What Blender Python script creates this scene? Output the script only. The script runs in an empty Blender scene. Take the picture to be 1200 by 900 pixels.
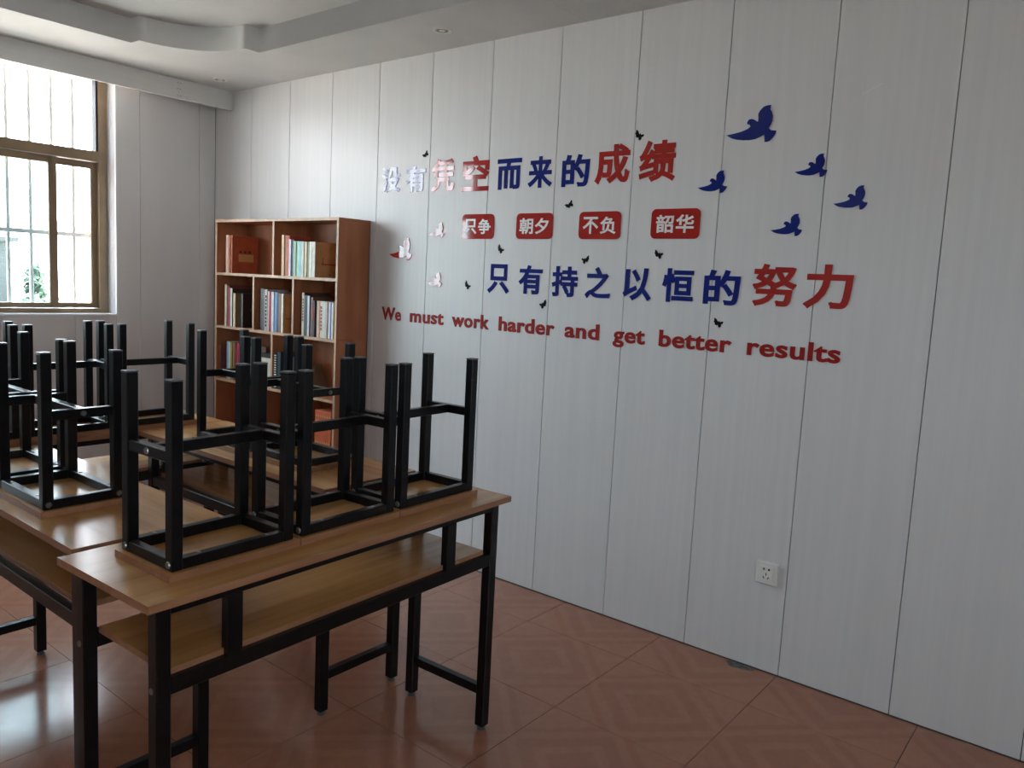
import bpy, bmesh, math, random
from mathutils import Vector, Matrix
C = bpy.context.scene.collection
R = random.Random(7)

# ------------------------------------------------------------------ camera
cam_d = bpy.data.cameras.new('camera'); cam = bpy.data.objects.new('camera', cam_d); C.objects.link(cam)
cr, cu, cf = Vector((0.629308, -0.77561, 0.049006)), Vector((0.060189, 0.11151, 0.991939)), Vector((0.774822, 0.621285, -0.116857))
cam.matrix_world = Matrix(((cr.x, cu.x, -cf.x, -2.99438), (cr.y, cu.y, -cf.y, 0.0), (cr.z, cu.z, -cf.z, 1.46918), (0, 0, 0, 1)))
cam_d.sensor_width = 36; cam_d.lens = 27.773; cam_d.shift_x = 0.00905; cam_d.shift_y = -0.00723
cam_d.clip_start = 0.02; cam_d.clip_end = 300
bpy.context.scene.camera = cam

# ------------------------------------------------------------------ sky, portals, exposure
world = bpy.data.worlds.new('sky'); bpy.context.scene.world = world; world.use_nodes = True
wn = world.node_tree; wn.nodes.clear()
wo = wn.nodes.new('ShaderNodeOutputWorld'); wb = wn.nodes.new('ShaderNodeBackground')
wt = wn.nodes.new('ShaderNodeTexCoord'); ws = wn.nodes.new('ShaderNodeSeparateXYZ'); wr = wn.nodes.new('ShaderNodeValToRGB')
wn.links.new(wt.outputs['Generated'], ws.inputs[0]); wn.links.new(ws.outputs['Z'], wr.inputs[0])
wr.color_ramp.elements[0].position = 0.0; wr.color_ramp.elements[0].color = (0.89, 0.935, 1.0, 1)
wr.color_ramp.elements[1].position = 0.8; wr.color_ramp.elements[1].color = (0.70, 0.82, 1.0, 1)
wn.links.new(wr.outputs[0], wb.inputs[0]); wn.links.new(wb.outputs[0], wo.inputs[0])
wb.inputs[1].default_value = 18.5
sl = bpy.data.lights.new('sun', 'SUN'); sl.energy = 80.0; sl.angle = math.radians(0.6); sl.color = (1.0, 0.82, 0.68)
sun = bpy.data.objects.new('sun', sl); C.objects.link(sun)            # high, behind the building: lights the yard, not the room
sun.rotation_euler = Vector((0.85, -0.04, 0.80)).to_track_quat('Z', 'Y').to_euler()

WINDOWS = [(-2.87, -0.668)]                      # opening in the back wall, x range
WZ0, WZ1 = 1.163, 2.615
for x0, x1 in WINDOWS:
    l = bpy.data.lights.new('window_portal', 'AREA'); l.shape = 'RECTANGLE'
    l.size = x1 - x0; l.size_y = WZ1 - WZ0; l.cycles.is_portal = True
    o = bpy.data.objects.new('window_portal', l); C.objects.link(o)
    o.location = ((x0 + x1) / 2, 5.18, (WZ0 + WZ1) / 2); o.rotation_euler = (math.radians(-90), 0, 0)

LW = (-5.1, -3.3)                                # added unseen window behind the camera, brightens the back wall (x range)
l = bpy.data.lights.new('window_portal', 'AREA'); l.shape = 'RECTANGLE'; l.size = LW[1] - LW[0]; l.size_y = WZ1 - WZ0; l.cycles.is_portal = True
o = bpy.data.objects.new('window_portal', l); C.objects.link(o)
o.location = ((LW[0] + LW[1]) / 2, -3.21, (WZ0 + WZ1) / 2); o.rotation_euler = (math.radians(90), 0, 0)

vs = bpy.context.scene.view_settings
vs.view_transform = 'Standard'; vs.look = 'None'; vs.gamma = 1.0; vs.use_curve_mapping = False
vs.exposure = 0.0

# ------------------------------------------------------------------ materials
def mat(name, col, rough=0.5, spec=0.5, metal=0.0, noise=None, bump=None, coat=0.0):
    """noise = (second colour, scale xyz, detail, low, high); bump = (scale xyz, strength)"""
    m = bpy.data.materials.new(name); m.use_nodes = True
    nt = m.node_tree; b = nt.nodes['Principled BSDF']
    b.inputs['Base Color'].default_value = (*col, 1); b.inputs['Roughness'].default_value = rough
    b.inputs['Specular IOR Level'].default_value = spec; b.inputs['Metallic'].default_value = metal
    b.inputs['Coat Weight'].default_value = coat; b.inputs['Coat Roughness'].default_value = 0.03
    tc = nt.nodes.new('ShaderNodeTexCoord')
    def field(scale, detail):
        mp = nt.nodes.new('ShaderNodeMapping'); mp.inputs['Scale'].default_value = scale
        n = nt.nodes.new('ShaderNodeTexNoise'); n.inputs['Scale'].default_value = 1.0; n.inputs['Detail'].default_value = detail
        oi = nt.nodes.new('ShaderNodeObjectInfo'); ad = nt.nodes.new('ShaderNodeVectorMath'); ad.operation = 'ADD'
        ml = nt.nodes.new('ShaderNodeMath'); ml.operation = 'MULTIPLY'; ml.inputs[1].default_value = 37.0
        nt.links.new(oi.outputs['Random'], ml.inputs[0])
        nt.links.new(tc.outputs['Object'], mp.inputs[0]); nt.links.new(mp.outputs[0], ad.inputs[0]); nt.links.new(ml.outputs[0], ad.inputs[1])
        nt.links.new(ad.outputs[0], n.inputs['Vector']); return n
    if noise:
        c2, sc, det, lo, hi = noise
        n = field(sc, det); r = nt.nodes.new('ShaderNodeValToRGB')
        r.color_ramp.elements[0].position = lo; r.color_ramp.elements[0].color = (*col, 1)
        r.color_ramp.elements[1].position = hi; r.color_ramp.elements[1].color = (*c2, 1)
        nt.links.new(n.outputs['Fac'], r.inputs[0]); nt.links.new(r.outputs[0], b.inputs['Base Color'])
    if bump:
        n = field(bump[0], 3.0); bp = nt.nodes.new('ShaderNodeBump'); bp.inputs['Strength'].default_value = bump[1]
        bp.inputs['Distance'].default_value = 0.002
        nt.links.new(n.outputs['Fac'], bp.inputs['Height']); nt.links.new(bp.outputs[0], b.inputs['Normal'])
    return m

M = {}
M['panel'] = mat('white_pvc_panel', (0.70, 0.69, 0.69), 0.36, 0.45, noise=((0.67, 0.66, 0.665), (8, 40, 1.2), 3, 0.35, 0.65), bump=((3, 6, 0.7), 0.12))
M['backing'] = mat('dark_wall_backing', (0.12, 0.12, 0.13), 0.8)
M['plaster'] = mat('off_white_plaster', (0.66, 0.66, 0.65), 0.7, 0.2, noise=((0.62, 0.62, 0.61), (3, 3, 3), 3, 0.4, 0.6))
M['reveal'] = mat('white_reveal_board', (0.80, 0.81, 0.83), 0.16, 0.6)
M['pelmet'] = mat('pale_grey_board', (0.70, 0.70, 0.68), 0.5, noise=((0.66, 0.66, 0.64), (2, 2, 20), 3, 0.4, 0.6))
M['grout'] = mat('brown_grout', (0.10, 0.055, 0.04), 0.8)
M['black'] = mat('black_painted_steel', (0.0035, 0.0030, 0.0035), 0.30, 0.28, noise=((0.006, 0.005, 0.006), (30, 30, 30), 2, 0.4, 0.6))
M['cap'] = mat('grey_plastic_cap', (0.10, 0.10, 0.105), 0.4)
M['bolt'] = mat('zinc_bolt', (0.24, 0.23, 0.22), 0.35, metal=0.8)
M['wood'] = mat('light_laminate_top', (0.56, 0.29, 0.105), 0.24, 0.5, noise=((0.44, 0.205, 0.068), (1.6, 22, 22), 5, 0.38, 0.66), bump=((2, 60, 60), 0.03))
M['wood_edge'] = mat('brown_edge_band', (0.34, 0.155, 0.080), 0.4, noise=((0.28, 0.12, 0.058), (3, 40, 40), 3, 0.4, 0.6))
M['case'] = mat('reddish_brown_board', (0.41, 0.155, 0.072), 0.45, 0.3, noise=((0.32, 0.112, 0.050), (14, 14, 2.2), 4, 0.38, 0.66))
M['case_edge'] = mat('light_beech_edge', (0.50, 0.315, 0.195), 0.45, noise=((0.42, 0.26, 0.155), (20, 20, 4), 3, 0.4, 0.6))
M['frame'] = mat('bronze_aluminium', (0.25, 0.18, 0.11), 0.4, 0.5, metal=0.2, noise=((0.21, 0.15, 0.09), (6, 6, 6), 2, 0.4, 0.6))
M['gasket'] = mat('black_gasket', (0.02, 0.02, 0.02), 0.6)
M['bars'] = mat('grey_painted_bars', (0.55, 0.57, 0.57), 0.5)
M['red'] = mat('red_acrylic', (0.40, 0.022, 0.016), 0.07, 0.35, coat=0.5, noise=((0.38, 0.02, 0.015), (4, 4, 4), 1, 0.4, 0.6))
M['blue'] = mat('blue_acrylic', (0.006, 0.018, 0.19), 0.07, 0.35, coat=0.5, noise=((0.006, 0.017, 0.18), (4, 4, 4), 1, 0.4, 0.6))
M['matred'] = mat('matt_red_letter', (0.33, 0.022, 0.016), 0.5, 0.12, noise=((0.32, 0.02, 0.015), (4, 4, 4), 1, 0.4, 0.6))
M['butterfly'] = mat('black_film', (0.006, 0.006, 0.007), 0.7, 0.1)
M['white'] = mat('white_acrylic', (0.80, 0.78, 0.76), 0.3)
M['plastic'] = mat('white_plastic', (0.74, 0.73, 0.69), 0.3)
M['hole'] = mat('dark_hole', (0.01, 0.01, 0.01), 0.7)
M['paper'] = mat('book_pages', (0.68, 0.62, 0.50), 0.8, noise=((0.55, 0.5, 0.4), (200, 4, 4), 2, 0.4, 0.6))
M['lens'] = mat('lamp_reflector', (0.18, 0.17, 0.16), 0.3, metal=0.5)
M['cement'] = mat('grey_cement_stain', (0.16, 0.15, 0.13), 0.9, noise=((0.09, 0.085, 0.075), (60, 60, 60), 3, 0.4, 0.6))
M['ground'] = mat('pale_concrete_yard', (0.50, 0.46, 0.42), 0.9, noise=((0.42, 0.39, 0.355), (1, 1, 1), 4, 0.4, 0.6))
M['leaf'] = mat('green_leaf', (0.045, 0.08, 0.05), 0.6, noise=((0.03, 0.055, 0.033), (5, 5, 5), 3, 0.4, 0.6))
M['trunk'] = mat('bark', (0.10, 0.075, 0.05), 0.9)
M['render'] = mat('slate_grey_render', (0.045, 0.05, 0.05), 0.8, noise=((0.04, 0.045, 0.045), (1, 1, 1), 3, 0.4, 0.6))
M['darkwin'] = mat('dark_window_glass', (0.05, 0.06, 0.07), 0.2)
M['gold'] = mat('gold_print', (0.55, 0.30, 0.10), 0.5)
M['darkprint'] = mat('dark_print', (0.06, 0.015, 0.01), 0.6)
M['redprint'] = mat('red_print', (0.33, 0.06, 0.03), 0.6)

def glass(name, tint, refl=0.08):
    m = bpy.data.materials.new(name); m.use_nodes = True; nt = m.node_tree; nt.nodes.clear()
    o = nt.nodes.new('ShaderNodeOutputMaterial'); mx = nt.nodes.new('ShaderNodeMixShader')
    t = nt.nodes.new('ShaderNodeBsdfTransparent'); g = nt.nodes.new('ShaderNodeBsdfGlossy'); fr = nt.nodes.new('ShaderNodeLayerWeight'); pw = nt.nodes.new('ShaderNodeMath'); pw.operation = 'POWER'; pw.inputs[1].default_value = 5.0
    ma = nt.nodes.new('ShaderNodeMath'); ma.operation = 'MULTIPLY_ADD'; ma.inputs[1].default_value = 0.9; ma.inputs[2].default_value = 0.035
    nt.links.new(fr.outputs['Facing'], pw.inputs[0]); nt.links.new(pw.outputs[0], ma.inputs[0])
    t.inputs[0].default_value = (*tint, 1); g.inputs['Roughness'].default_value = 0.02
    nt.links.new(ma.outputs[0], mx.inputs[0]); nt.links.new(t.outputs[0], mx.inputs[1]); nt.links.new(g.outputs[0], mx.inputs[2])
    nt.links.new(mx.outputs[0], o.inputs[0]); return m
M['glass_cyan'] = glass('cyan_tinted_glass', (0.86, 0.955, 0.96))
M['glass_clear'] = glass('clear_glass', (0.97, 0.97, 0.96))

def tile_material():
    """polished terracotta tile: nested diamonds printed round the centre of each tile"""
    m = bpy.data.materials.new('polished_terracotta_tile'); m.use_nodes = True; nt = m.node_tree; b = nt.nodes['Principled BSDF']
    N = nt.nodes.new; Lk = nt.links.new
    tc = N('ShaderNodeTexCoord'); sp = N('ShaderNodeSeparateXYZ'); Lk(tc.outputs['Object'], sp.inputs[0])
    def mth(op, a, bb=None):
        n = N('ShaderNodeMath'); n.operation = op
        if isinstance(a, (int, float)): n.inputs[0].default_value = a
        else: Lk(a, n.inputs[0])
        if bb is not None:
            if isinstance(bb, (int, float)): n.inputs[1].default_value = bb
            else: Lk(bb, n.inputs[1])
        return n.outputs[0]
    ax, ay = mth('ABSOLUTE', sp.outputs['X']), mth('ABSOLUTE', sp.outputs['Y'])
    d = mth('MULTIPLY', mth('ADD', ax, ay), 2.0)                      # 0 at centre, 1 at edge midpoints, 2 at corners
    no = N('ShaderNodeTexNoise'); no.inputs['Scale'].default_value = 9; no.inputs['Detail'].default_value = 5
    oi = N('ShaderNodeObjectInfo'); av = N('ShaderNodeVectorMath'); av.operation = 'ADD'
    sc = mth('MULTIPLY', oi.outputs['Random'], 50.0)
    Lk(tc.outputs['Object'], av.inputs[0]); Lk(sc, av.inputs[1]); Lk(av.outputs[0], no.inputs['Vector'])
    dd = mth('ADD', d, mth('MULTIPLY', mth('SUBTRACT', no.outputs['Fac'], 0.5), 0.06))
    dd = mth('MULTIPLY', dd, 0.5)
    r = N('ShaderNodeValToRGB'); r.color_ramp.interpolation = 'LINEAR'; cr_ = r.color_ramp
    A, B_ = (0.430, 0.190, 0.115, 1), (0.400, 0.172, 0.103, 1)
    stops = [(0.0, B_), (0.105, B_), (0.115, A), (0.155, A), (0.165, B_), (0.225, B_), (0.235, A), (0.27, A), (0.28, B_), (0.31, B_), (0.32, A), (0.47, A), (0.50, B_), (0.56, A)]
    cr_.elements[0].position = 0; cr_.elements[0].color = B_; cr_.elements[1].position = 1; cr_.elements[1].color = A
    for p_, c_ in stops[1:]:
        e = cr_.elements.new(p_); e.color = c_
    Lk(dd, r.inputs[0])
    n2 = N('ShaderNodeTexNoise'); n2.inputs['Scale'].default_value = 30; n2.inputs['Detail'].default_value = 4; Lk(av.outputs[0], n2.inputs['Vector'])
    mx = N('ShaderNodeMix'); mx.data_type = 'RGBA'; mx.blend_type = 'MULTIPLY'; mx.inputs[0].default_value = 0.22
    Lk(r.outputs[0], mx.inputs[6]); Lk(n2.outputs['Fac'], mx.inputs[7]); Lk(mx.outputs[2], b.inputs['Base Color'])
    b.inputs['Roughness'].default_value = 0.17
    bp = N('ShaderNodeBump'); bp.inputs['Strength'].default_value = 0.05; bp.inputs['Distance'].default_value = 0.003
    n3 = N('ShaderNodeTexNoise'); n3.inputs['Scale'].default_value = 7; Lk(av.outputs[0], n3.inputs['Vector'])
    Lk(n3.outputs['Fac'], bp.inputs['Height']); Lk(bp.outputs[0], b.inputs['Normal'])
    return m
M['tile'] = tile_material()

_cols = {}
def cmat(col, rough=0.5):
    k = (col, rough)
    if k not in _cols:
        c2 = tuple(max(0, c * 0.78) for c in col)
        _cols[k] = mat('book_cloth', col, rough, 0.4, noise=(c2, (25, 25, 25), 3, 0.35, 0.7))
    return _cols[k]

# ------------------------------------------------------------------ mesh helpers
def box(bm, x0, x1, y0, y1, z0, z1, mi=0):
    v = [bm.verts.new(p) for p in ((x0, y0, z0), (x1, y0, z0), (x1, y1, z0), (x0, y1, z0), (x0, y0, z1), (x1, y0, z1), (x1, y1, z1), (x0, y1, z1))]
    for q in ((0, 3, 2, 1), (4, 5, 6, 7), (0, 1, 5, 4), (1, 2, 6, 5), (2, 3, 7, 6), (3, 0, 4, 7)):
        f = bm.faces.new([v[i] for i in q]); f.material_index = mi
def cyl(bm, c, r, h, axis='Z', n=16, r2=None):
    r2 = r if r2 is None else r2
    ring = []
    for k, rr in ((0, r), (h, r2)):
        row = []
        for i in range(n):
            a = 2 * math.pi * i / n; u, w = rr * math.cos(a), rr * math.sin(a)
            p = {'Z': (u, w, k), 'X': (k, u, w), 'Y': (w, k, u)}[axis]
            row.append(bm.verts.new((c[0] + p[0], c[1] + p[1], c[2] + p[2])))
        ring.append(row)
    for i in range(n):
        bm.faces.new((ring[0][i], ring[0][(i + 1) % n], ring[1][(i + 1) % n], ring[1][i]))
    bm.faces.new(list(reversed(ring[0]))); bm.faces.new(ring[1])
def mesh(name, bm, mats, bevel=0.0, smooth=False):
    if bevel:
        bmesh.ops.bevel(bm, geom=list(bm.edges), offset=bevel, segments=1, affect='EDGES', clamp_overlap=True)
    bmesh.ops.recalc_face_normals(bm, faces=list(bm.faces))
    me = bpy.data.meshes.new(name); bm.to_mesh(me); bm.free()
    for m in (mats if isinstance(mats, (list, tuple)) else [mats]): me.materials.append(m)
    if smooth:
        for p in me.polygons: p.use_smooth = True
    return me
def obj(name, me, parent=None, loc=None):
    o = bpy.data.objects.new(name, me); C.objects.link(o)
    if parent: o.parent = parent
    if loc is not None: o.location = loc
    return o
def boxobj(name, dims, m, parent=None, bevel=0.0, loc=None):
    bm = bmesh.new(); box(bm, *dims); return obj(name, mesh(name, bm, m, bevel), parent, loc)
def tag(o, label=None, cat=None, group=None, kind=None):
    if label: o['label'] = label
    if cat: o['category'] = cat
    if group: o['group'] = group
    if kind: o['kind'] = kind
    return o
def empty(name, loc=(0, 0, 0), rz=0.0):
    o = bpy.data.objects.new(name, None); C.objects.link(o); o.location = loc; o.rotation_euler = (0, 0, rz); o.empty_display_size = 0.1
    return o
def copy_tree(o, parent=None):
    c = o.copy(); C.objects.link(c)
    if parent: c.parent = parent
    for ch in list(o.children): copy_tree(ch, c)
    return c

YB, H = 4.975, 2.621            # back wall, ceiling height
XL, YF = -6.0, -3.0             # far left wall, wall behind the camera

# ------------------------------------------------------------------ floor and its tiles
fl = tag(boxobj('floor', (XL - 0.1, 0.1, YF - 0.1, YB + 0.1, -0.06, -0.006), M['grout']), kind='structure')
T = 0.5; xs = [0.0] + [-0.2937 - i * T for i in range(13)]; ys0 = 0.4569
tile_full = None; cache = {}
j = -7
ylines = []
while ys0 + j * T < YB:
    ylines.append(ys0 + j * T); j += 1
ylines = [y for y in ylines if y > YF] ; ylines = [YF] + ylines + [YB]
for a, b in zip(xs[1:], xs[:-1]):
    a_ = max(a, XL)
    if b <= XL: break
    for c, d in zip(ylines[:-1], ylines[1:]):
        x0, x1, y0, y1 = a_ + 0.0012, b - 0.0012, c + 0.0012, d - 0.0012
        cx = b - T / 2 if b < -0.01 else a + T / 2 if a > -0.3 and False else (-0.2937 + T / 2 if b == 0.0 else (a + b) / 2)
        cy = (d - T / 2) if c == YF else (c + T / 2)
        key = (round(x0 - cx, 3), round(x1 - cx, 3), round(y0 - cy, 3), round(y1 - cy, 3))
        if key not in cache:
            bm = bmesh.new(); box(bm, x0 - cx, x1 - cx, y0 - cy, y1 - cy, -0.008, 0.0); cache[key] = mesh('tile', bm, M['tile'])
        obj('tile', cache[key], fl, (cx, cy, 0))

# ------------------------------------------------------------------ wall with the lettering (x = 0)
wr_ = tag(boxobj('wall_right', (0.010, 0.14, YF - 0.1, YB + 0.2, -0.05, 2.9), M['backing']), kind='structure')
seams = [0.153 + 0.4 * k for k in range(-8, 13)]
seams = [YF] + [s for s in seams if YF < s < YB - 0.02] + [YB - 0.001]
cache = {}
for a, b in zip(seams[:-1], seams[1:]):
    w = round(b - a, 3)
    if w not in cache:
        bm = bmesh.new(); box(bm, 0, 0.011, 0.0015, w - 0.0015, 0.004, H)
        cache[w] = mesh('panel', bm, M['panel'], 0.0012)
    obj('panel', cache[w], wr_, (0, a, 0))

# ------------------------------------------------------------------ back wall with its window
bm = bmesh.new(); yb0, yb1 = YB + 0.010, YB + 0.22
edges = [XL - 0.1, WINDOWS[0][0], WINDOWS[0][1], 0.14]
for i in (0, 2): box(bm, edges[i], edges[i + 1], yb0, yb1, -0.05, 2.9)
for x0, x1 in WINDOWS:
    box(bm, x0, x1, yb0, yb1, -0.05, WZ0 - 0.012); box(bm, x0, x1, yb0, yb1, WZ1 + 0.012, 2.9)
wb_ = tag(obj('wall_back', mesh('wall_back', bm, M['backing'])), kind='structure')
xsb = [XL] + [-0.115 - 0.4 * k for k in range(14, -1, -1)] + [0.0]
def back_panel(x0, x1, z0, z1):
    bm = bmesh.new(); box(bm, 0.0009, x1 - x0 - 0.0009, 0, 0.011, z0, z1)
    obj('panel', mesh('panel', bm, M['panel'], 0.001), wb_, (x0, YB, 0))
for a, b in zip(xsb[:-1], xsb[1:]):
    cuts = sorted({a, b} | {w for W_ in WINDOWS for w in W_ if a < w < b})
    for c, d in zip(cuts[:-1], cuts[1:]):
        mid = (c + d) / 2
        if any(x0 < mid < x1 for x0, x1 in WINDOWS):
            back_panel(c, d, 0.004, WZ0 - 0.012); 
        else: back_panel(c, d, 0.004, H)

tag(boxobj('wall_left', (XL - 0.15, XL, YF - 0.1, YB + 0.2, -0.05, 2.9), M['plaster']), kind='structure')
bm = bmesh.new()
box(bm, XL - 0.1, LW[0], YF - 0.21, YF, -0.05, 2.9); box(bm, LW[1], 0.1, YF - 0.21, YF, -0.05, 2.9)
box(bm, LW[0], LW[1], YF - 0.21, YF, -0.05, WZ0 - 0.012); box(bm, LW[0], LW[1], YF - 0.21, YF, WZ1 + 0.012, 2.9)
tag(obj('wall_front', mesh('wall_front', bm, M['plaster'])), kind='structure')

# ------------------------------------------------------------------ ceiling with the sunken middle
def inner_outline(x0, x1, y0, y1, r=0.375, st=0.085):
    pts = []
    def arc(cx, cy, a0, a1):
        return [(cx + r * math.cos(math.radians(a0 + (a1 - a0) * k / 14)), cy + r * math.sin(math.radians(a0 + (a1 - a0) * k / 14))) for k in range(15)]
    pts += [(x1, y1 - st - r)] + arc(x1 - st - r, y1 - st - r, 0, 90) + [(x1 - st - r, y1)]
    pts += [(x0 + st + r, y1)] + arc(x0 + st + r, y1 - st - r, 90, 180) + [(x0, y1 - st - r)]
    pts += [(x0, y0 + st + r)] + arc(x0 + st + r, y0 + st + r, 180, 270) + [(x0 + st + r, y0)]
    pts += [(x1 - st - r, y0)] + arc(x1 - st - r, y0 + st + r, 270, 360) + [(x1, y0 + st + r)]
    return pts
inner = inner_outline(-5.55, -0.455, -2.4, 4.26)
YS = 2.028                                            # board joint in the ceiling
def fill_curve(name, loops, z0, z1, m):
    cu_ = bpy.data.curves.new(name, 'CURVE'); cu_.dimensions = '2D'; cu_.fill_mode = 'BOTH'; cu_.extrude = (z1 - z0) / 2
    for L_ in loops:
        s = cu_.splines.new('POLY'); s.points.add(len(L_) - 1)
        for p_, q in zip(s.points, L_): p_.co = (q[0], q[1], 0, 1)
        s.use_cyclic_u = True
    o = bpy.data.objects.new(name, cu_); C.objects.link(o)
    dg = bpy.context.evaluated_depsgraph_get(); me = bpy.data.meshes.new_from_object(o.evaluated_get(dg))
    bpy.data.objects.remove(o); bpy.data.curves.remove(cu_); me.materials.clear(); me.materials.append(m)
    o = bpy.data.objects.new(name, me); C.objects.link(o); o.location.z = (z0 + z1) / 2
    return o
# C-shaped lower board: the strip beside the lettered wall nearer than the joint is a board of its own
start = inner[0:]                                     # begins at (x1, y1-st-r), runs counter-clockwise, ends at (x1, y0+st+r)
loop = [(0.0, YS + 0.001), (0.0, YB), (XL, YB), (XL, YF), (0.0, YF), (0.0, -2.3), (-0.455, -2.3)]
rest = list(reversed(start[:-1]))                     # from the last arc point back to the first
loop += rest + [(-0.455, YS + 0.001)]
ce = tag(fill_curve('ceiling', [loop], H, 2.744, M['plaster']), kind='structure')
cb = boxobj('ceiling_board', (-0.455, 0.0, -2.298, YS - 0.001, H, 2.744), M['plaster']); cb.parent = ce
cb.matrix_parent_inverse = Matrix.Translation((0, 0, -(H + 2.744) / 2))
us = boxobj('upper_ceiling', (XL, 0.0, YF, YB, 2.7445, 2.86), M['plaster']); us.parent = ce
us.matrix_parent_inverse = Matrix.Translation((0, 0, -(H + 2.744) / 2))

# ------------------------------------------------------------------ curtain pelmet under the ceiling
pe = tag(empty('trim_1', (0, 4.770, 2.502)), kind='structure')
boxobj('fascia_board', (-0.370, -0.001, 0, 0.016, 0, H - 2.502), M['pelmet'], pe, 0.001)
boxobj('fascia_board', (XL, -0.3715, 0, 0.016, 0, H - 2.502), M['pelmet'], pe, 0.001)
for dz in (0.02, 0.06, 0.095):
    for dx in (-0.362, -0.380):
        bm = bmesh.new(); cyl(bm, (dx, -0.0008, dz), 0.003, 0.001, 'Y', 8)
        obj('screw', mesh('screw', bm, M['lens']), pe)

# ------------------------------------------------------------------ windows
def build_window(nm, x0, x1):
    w = tag(empty(nm, ((x0 + x1) / 2, YB, WZ0)), kind='structure')
    hw, hh = (x1 - x0) / 2, WZ1 - WZ0
    yf0, yf1 = 0.108, 0.17                            # frame depth range behind the wall face
    # reveal lining boards
    boxobj('reveal_board', (hw, hw + 0.012, -0.004, 0.215, -0.012, hh + 0.012), M['reveal'], w, 0.001)
    boxobj('reveal_board', (-hw - 0.012, -hw, -0.004, 0.215, -0.012, hh + 0.012), M['reveal'], w, 0.001)
    boxobj('reveal_board', (-hw, hw, -0.004, 0.215, hh, hh + 0.012), M['reveal'], w, 0.001)
    boxobj('window_sill', (-hw, hw, -0.008, 0.215, -0.012, 0.0), M['reveal'], w, 0.001)
    # outer frame
    bm = bmesh.new(); ft = 0.050
    box(bm, -hw, hw, yf0, yf1, 0, 0.026); box(bm, -hw, hw, yf0, yf1, hh - 0.03, hh)
    box(bm, -hw, -hw + ft, yf0, yf1, 0.026, hh - 0.03); box(bm, hw - ft, hw, yf0, yf1, 0.026, hh - 0.03)
    box(bm, -hw + ft, hw - ft, yf0 - 0.006, yf1, 0.925, 0.985)
    obj('window_frame', mesh('window_frame', bm, M['frame']), w)
    # top light: gasket line and clear pane
    bm = bmesh.new()
    box(bm, hw - ft - 0.012, hw - ft, yf0 + 0.01, yf1 - 0.01, 0.985, hh - 0.03); box(bm, -hw + ft, -hw + ft + 0.012, yf0 + 0.01, yf1 - 0.01, 0.985, hh - 0.03)
    obj('gasket', mesh('gasket', bm, M['gasket']), w)
    boxobj('pane', (-hw + ft + 0.012, hw - ft - 0.012, 0.136, 0.140, 0.985, hh - 0.03), M['glass_clear'], w)
    # sliding sashes: (x range, y offset, glass)
    R_ = hw - ft
    for sx0, sx1, yo, g in ((R_ - 0.66, R_, 0.142, 'glass_clear'), (-R_ + 0.70, hw - (-0.668 + 0.960) , 0.114, 'glass_cyan'), (-R_, -R_ + 0.74, 0.142, 'glass_cyan')):
        s = empty('sash', (0, 0, 0)); s.parent = w
        st, z0, z1 = 0.046, 0.030, 0.922
        bm = bmesh.new()
        box(bm, sx0, sx0 + st, yo, yo + 0.024, z0, z1); box(bm, sx1 - (0.036 if sx1 == R_ else st), sx1, yo, yo + 0.024, z0, z1)
        box(bm, sx0 + st, sx1 - 0.036, yo, yo + 0.024, z0, z0 + 0.030); box(bm, sx0 + st, sx1 - 0.036, yo, yo + 0.024, z1 - 0.040, z1)
        obj('sash_frame', mesh('sash_frame', bm, M['frame']), s)
        boxobj('pane', (sx0 + st, sx1 - 0.036, yo + 0.010, yo + 0.014, z0 + 0.030, z1 - 0.040), M[g], s)
    return w
build_window('window_1', *WINDOWS[0])
w2 = build_window('fill_window', *LW); w2.location = ((LW[0] + LW[1]) / 2, YF, WZ0); w2.rotation_euler = (0, 0, math.radians(180))  # added window, out of view, put in as fill light for the far wall

# security bars outside
def grille(x0, x1, label):
    g = tag(empty('window_grille', ((x0 + x1) / 2, 5.215, WZ0)), label, 'window bars')
    hw = (x1 - x0) / 2
    n0 = x1 - (-0.668) ; first = -0.6915 if abs(n0) < 0.01 else x1 - 0.03
    x = first; k = 0; bmv = bmesh.new(); box(bmv, -0.0095, 0.0095, -0.001, 0.016, -0.08, WZ1 - WZ0 + 0.08); mv = mesh('vertical_bar', bmv, M['bars'], 0.002)
    while x > x0:
        obj('vertical_bar', mv, g, (x - (x0 + x1) / 2, 0, 0)); x -= 0.1222
    for z in (-0.03, 0.478, 1.42):
        bmh = bmesh.new(); box(bmh, -hw, hw, -0.003, 0.017, z - 0.013, z + 0.013); obj('horizontal_bar', mesh('horizontal_bar', bmh, M['bars'], 0.002), g)
grille(WINDOWS[0][0], WINDOWS[0][1], 'grey steel security bars outside the window beside the bookcase')

# ------------------------------------------------------------------ downlights
def downlight(x, y, label):
    d = tag(empty('downlight', (x, y, H)), label, 'ceiling light', 'round recessed downlights in the ceiling border')
    bm = bmesh.new(); n = 28
    prof = [(0.048, 0.0), (0.046, -0.005), (0.034, -0.006), (0.030, -0.002), (0.028, 0.0005)]
    rows = [[bm.verts.new((r_ * math.cos(2 * math.pi * i / n), r_ * math.sin(2 * math.pi * i / n), z)) for i in range(n)] for r_, z in prof]
    for a, b in zip(rows[:-1], rows[1:]):
        for i in range(n): bm.faces.new((a[i], a[(i + 1) % n], b[(i + 1) % n], b[i]))
    obj('trim_ring', mesh('trim_ring', bm, M['plastic'], smooth=True), d)
    bm = bmesh.new(); cyl(bm, (0, 0, -0.0035), 0.029, 0.003, 'Z', 24, 0.029); obj('reflector', mesh('reflector', bm, M['lens']), d)
    bm = bmesh.new(); cyl(bm, (0, 0, -0.006), 0.013, 0.003, 'Z', 16, 0.016); obj('bulb', mesh('bulb', bm, M['plastic']), d)
downlight(-0.234, 4.537, 'small round recessed downlight in the ceiling above the bookcase corner')
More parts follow.
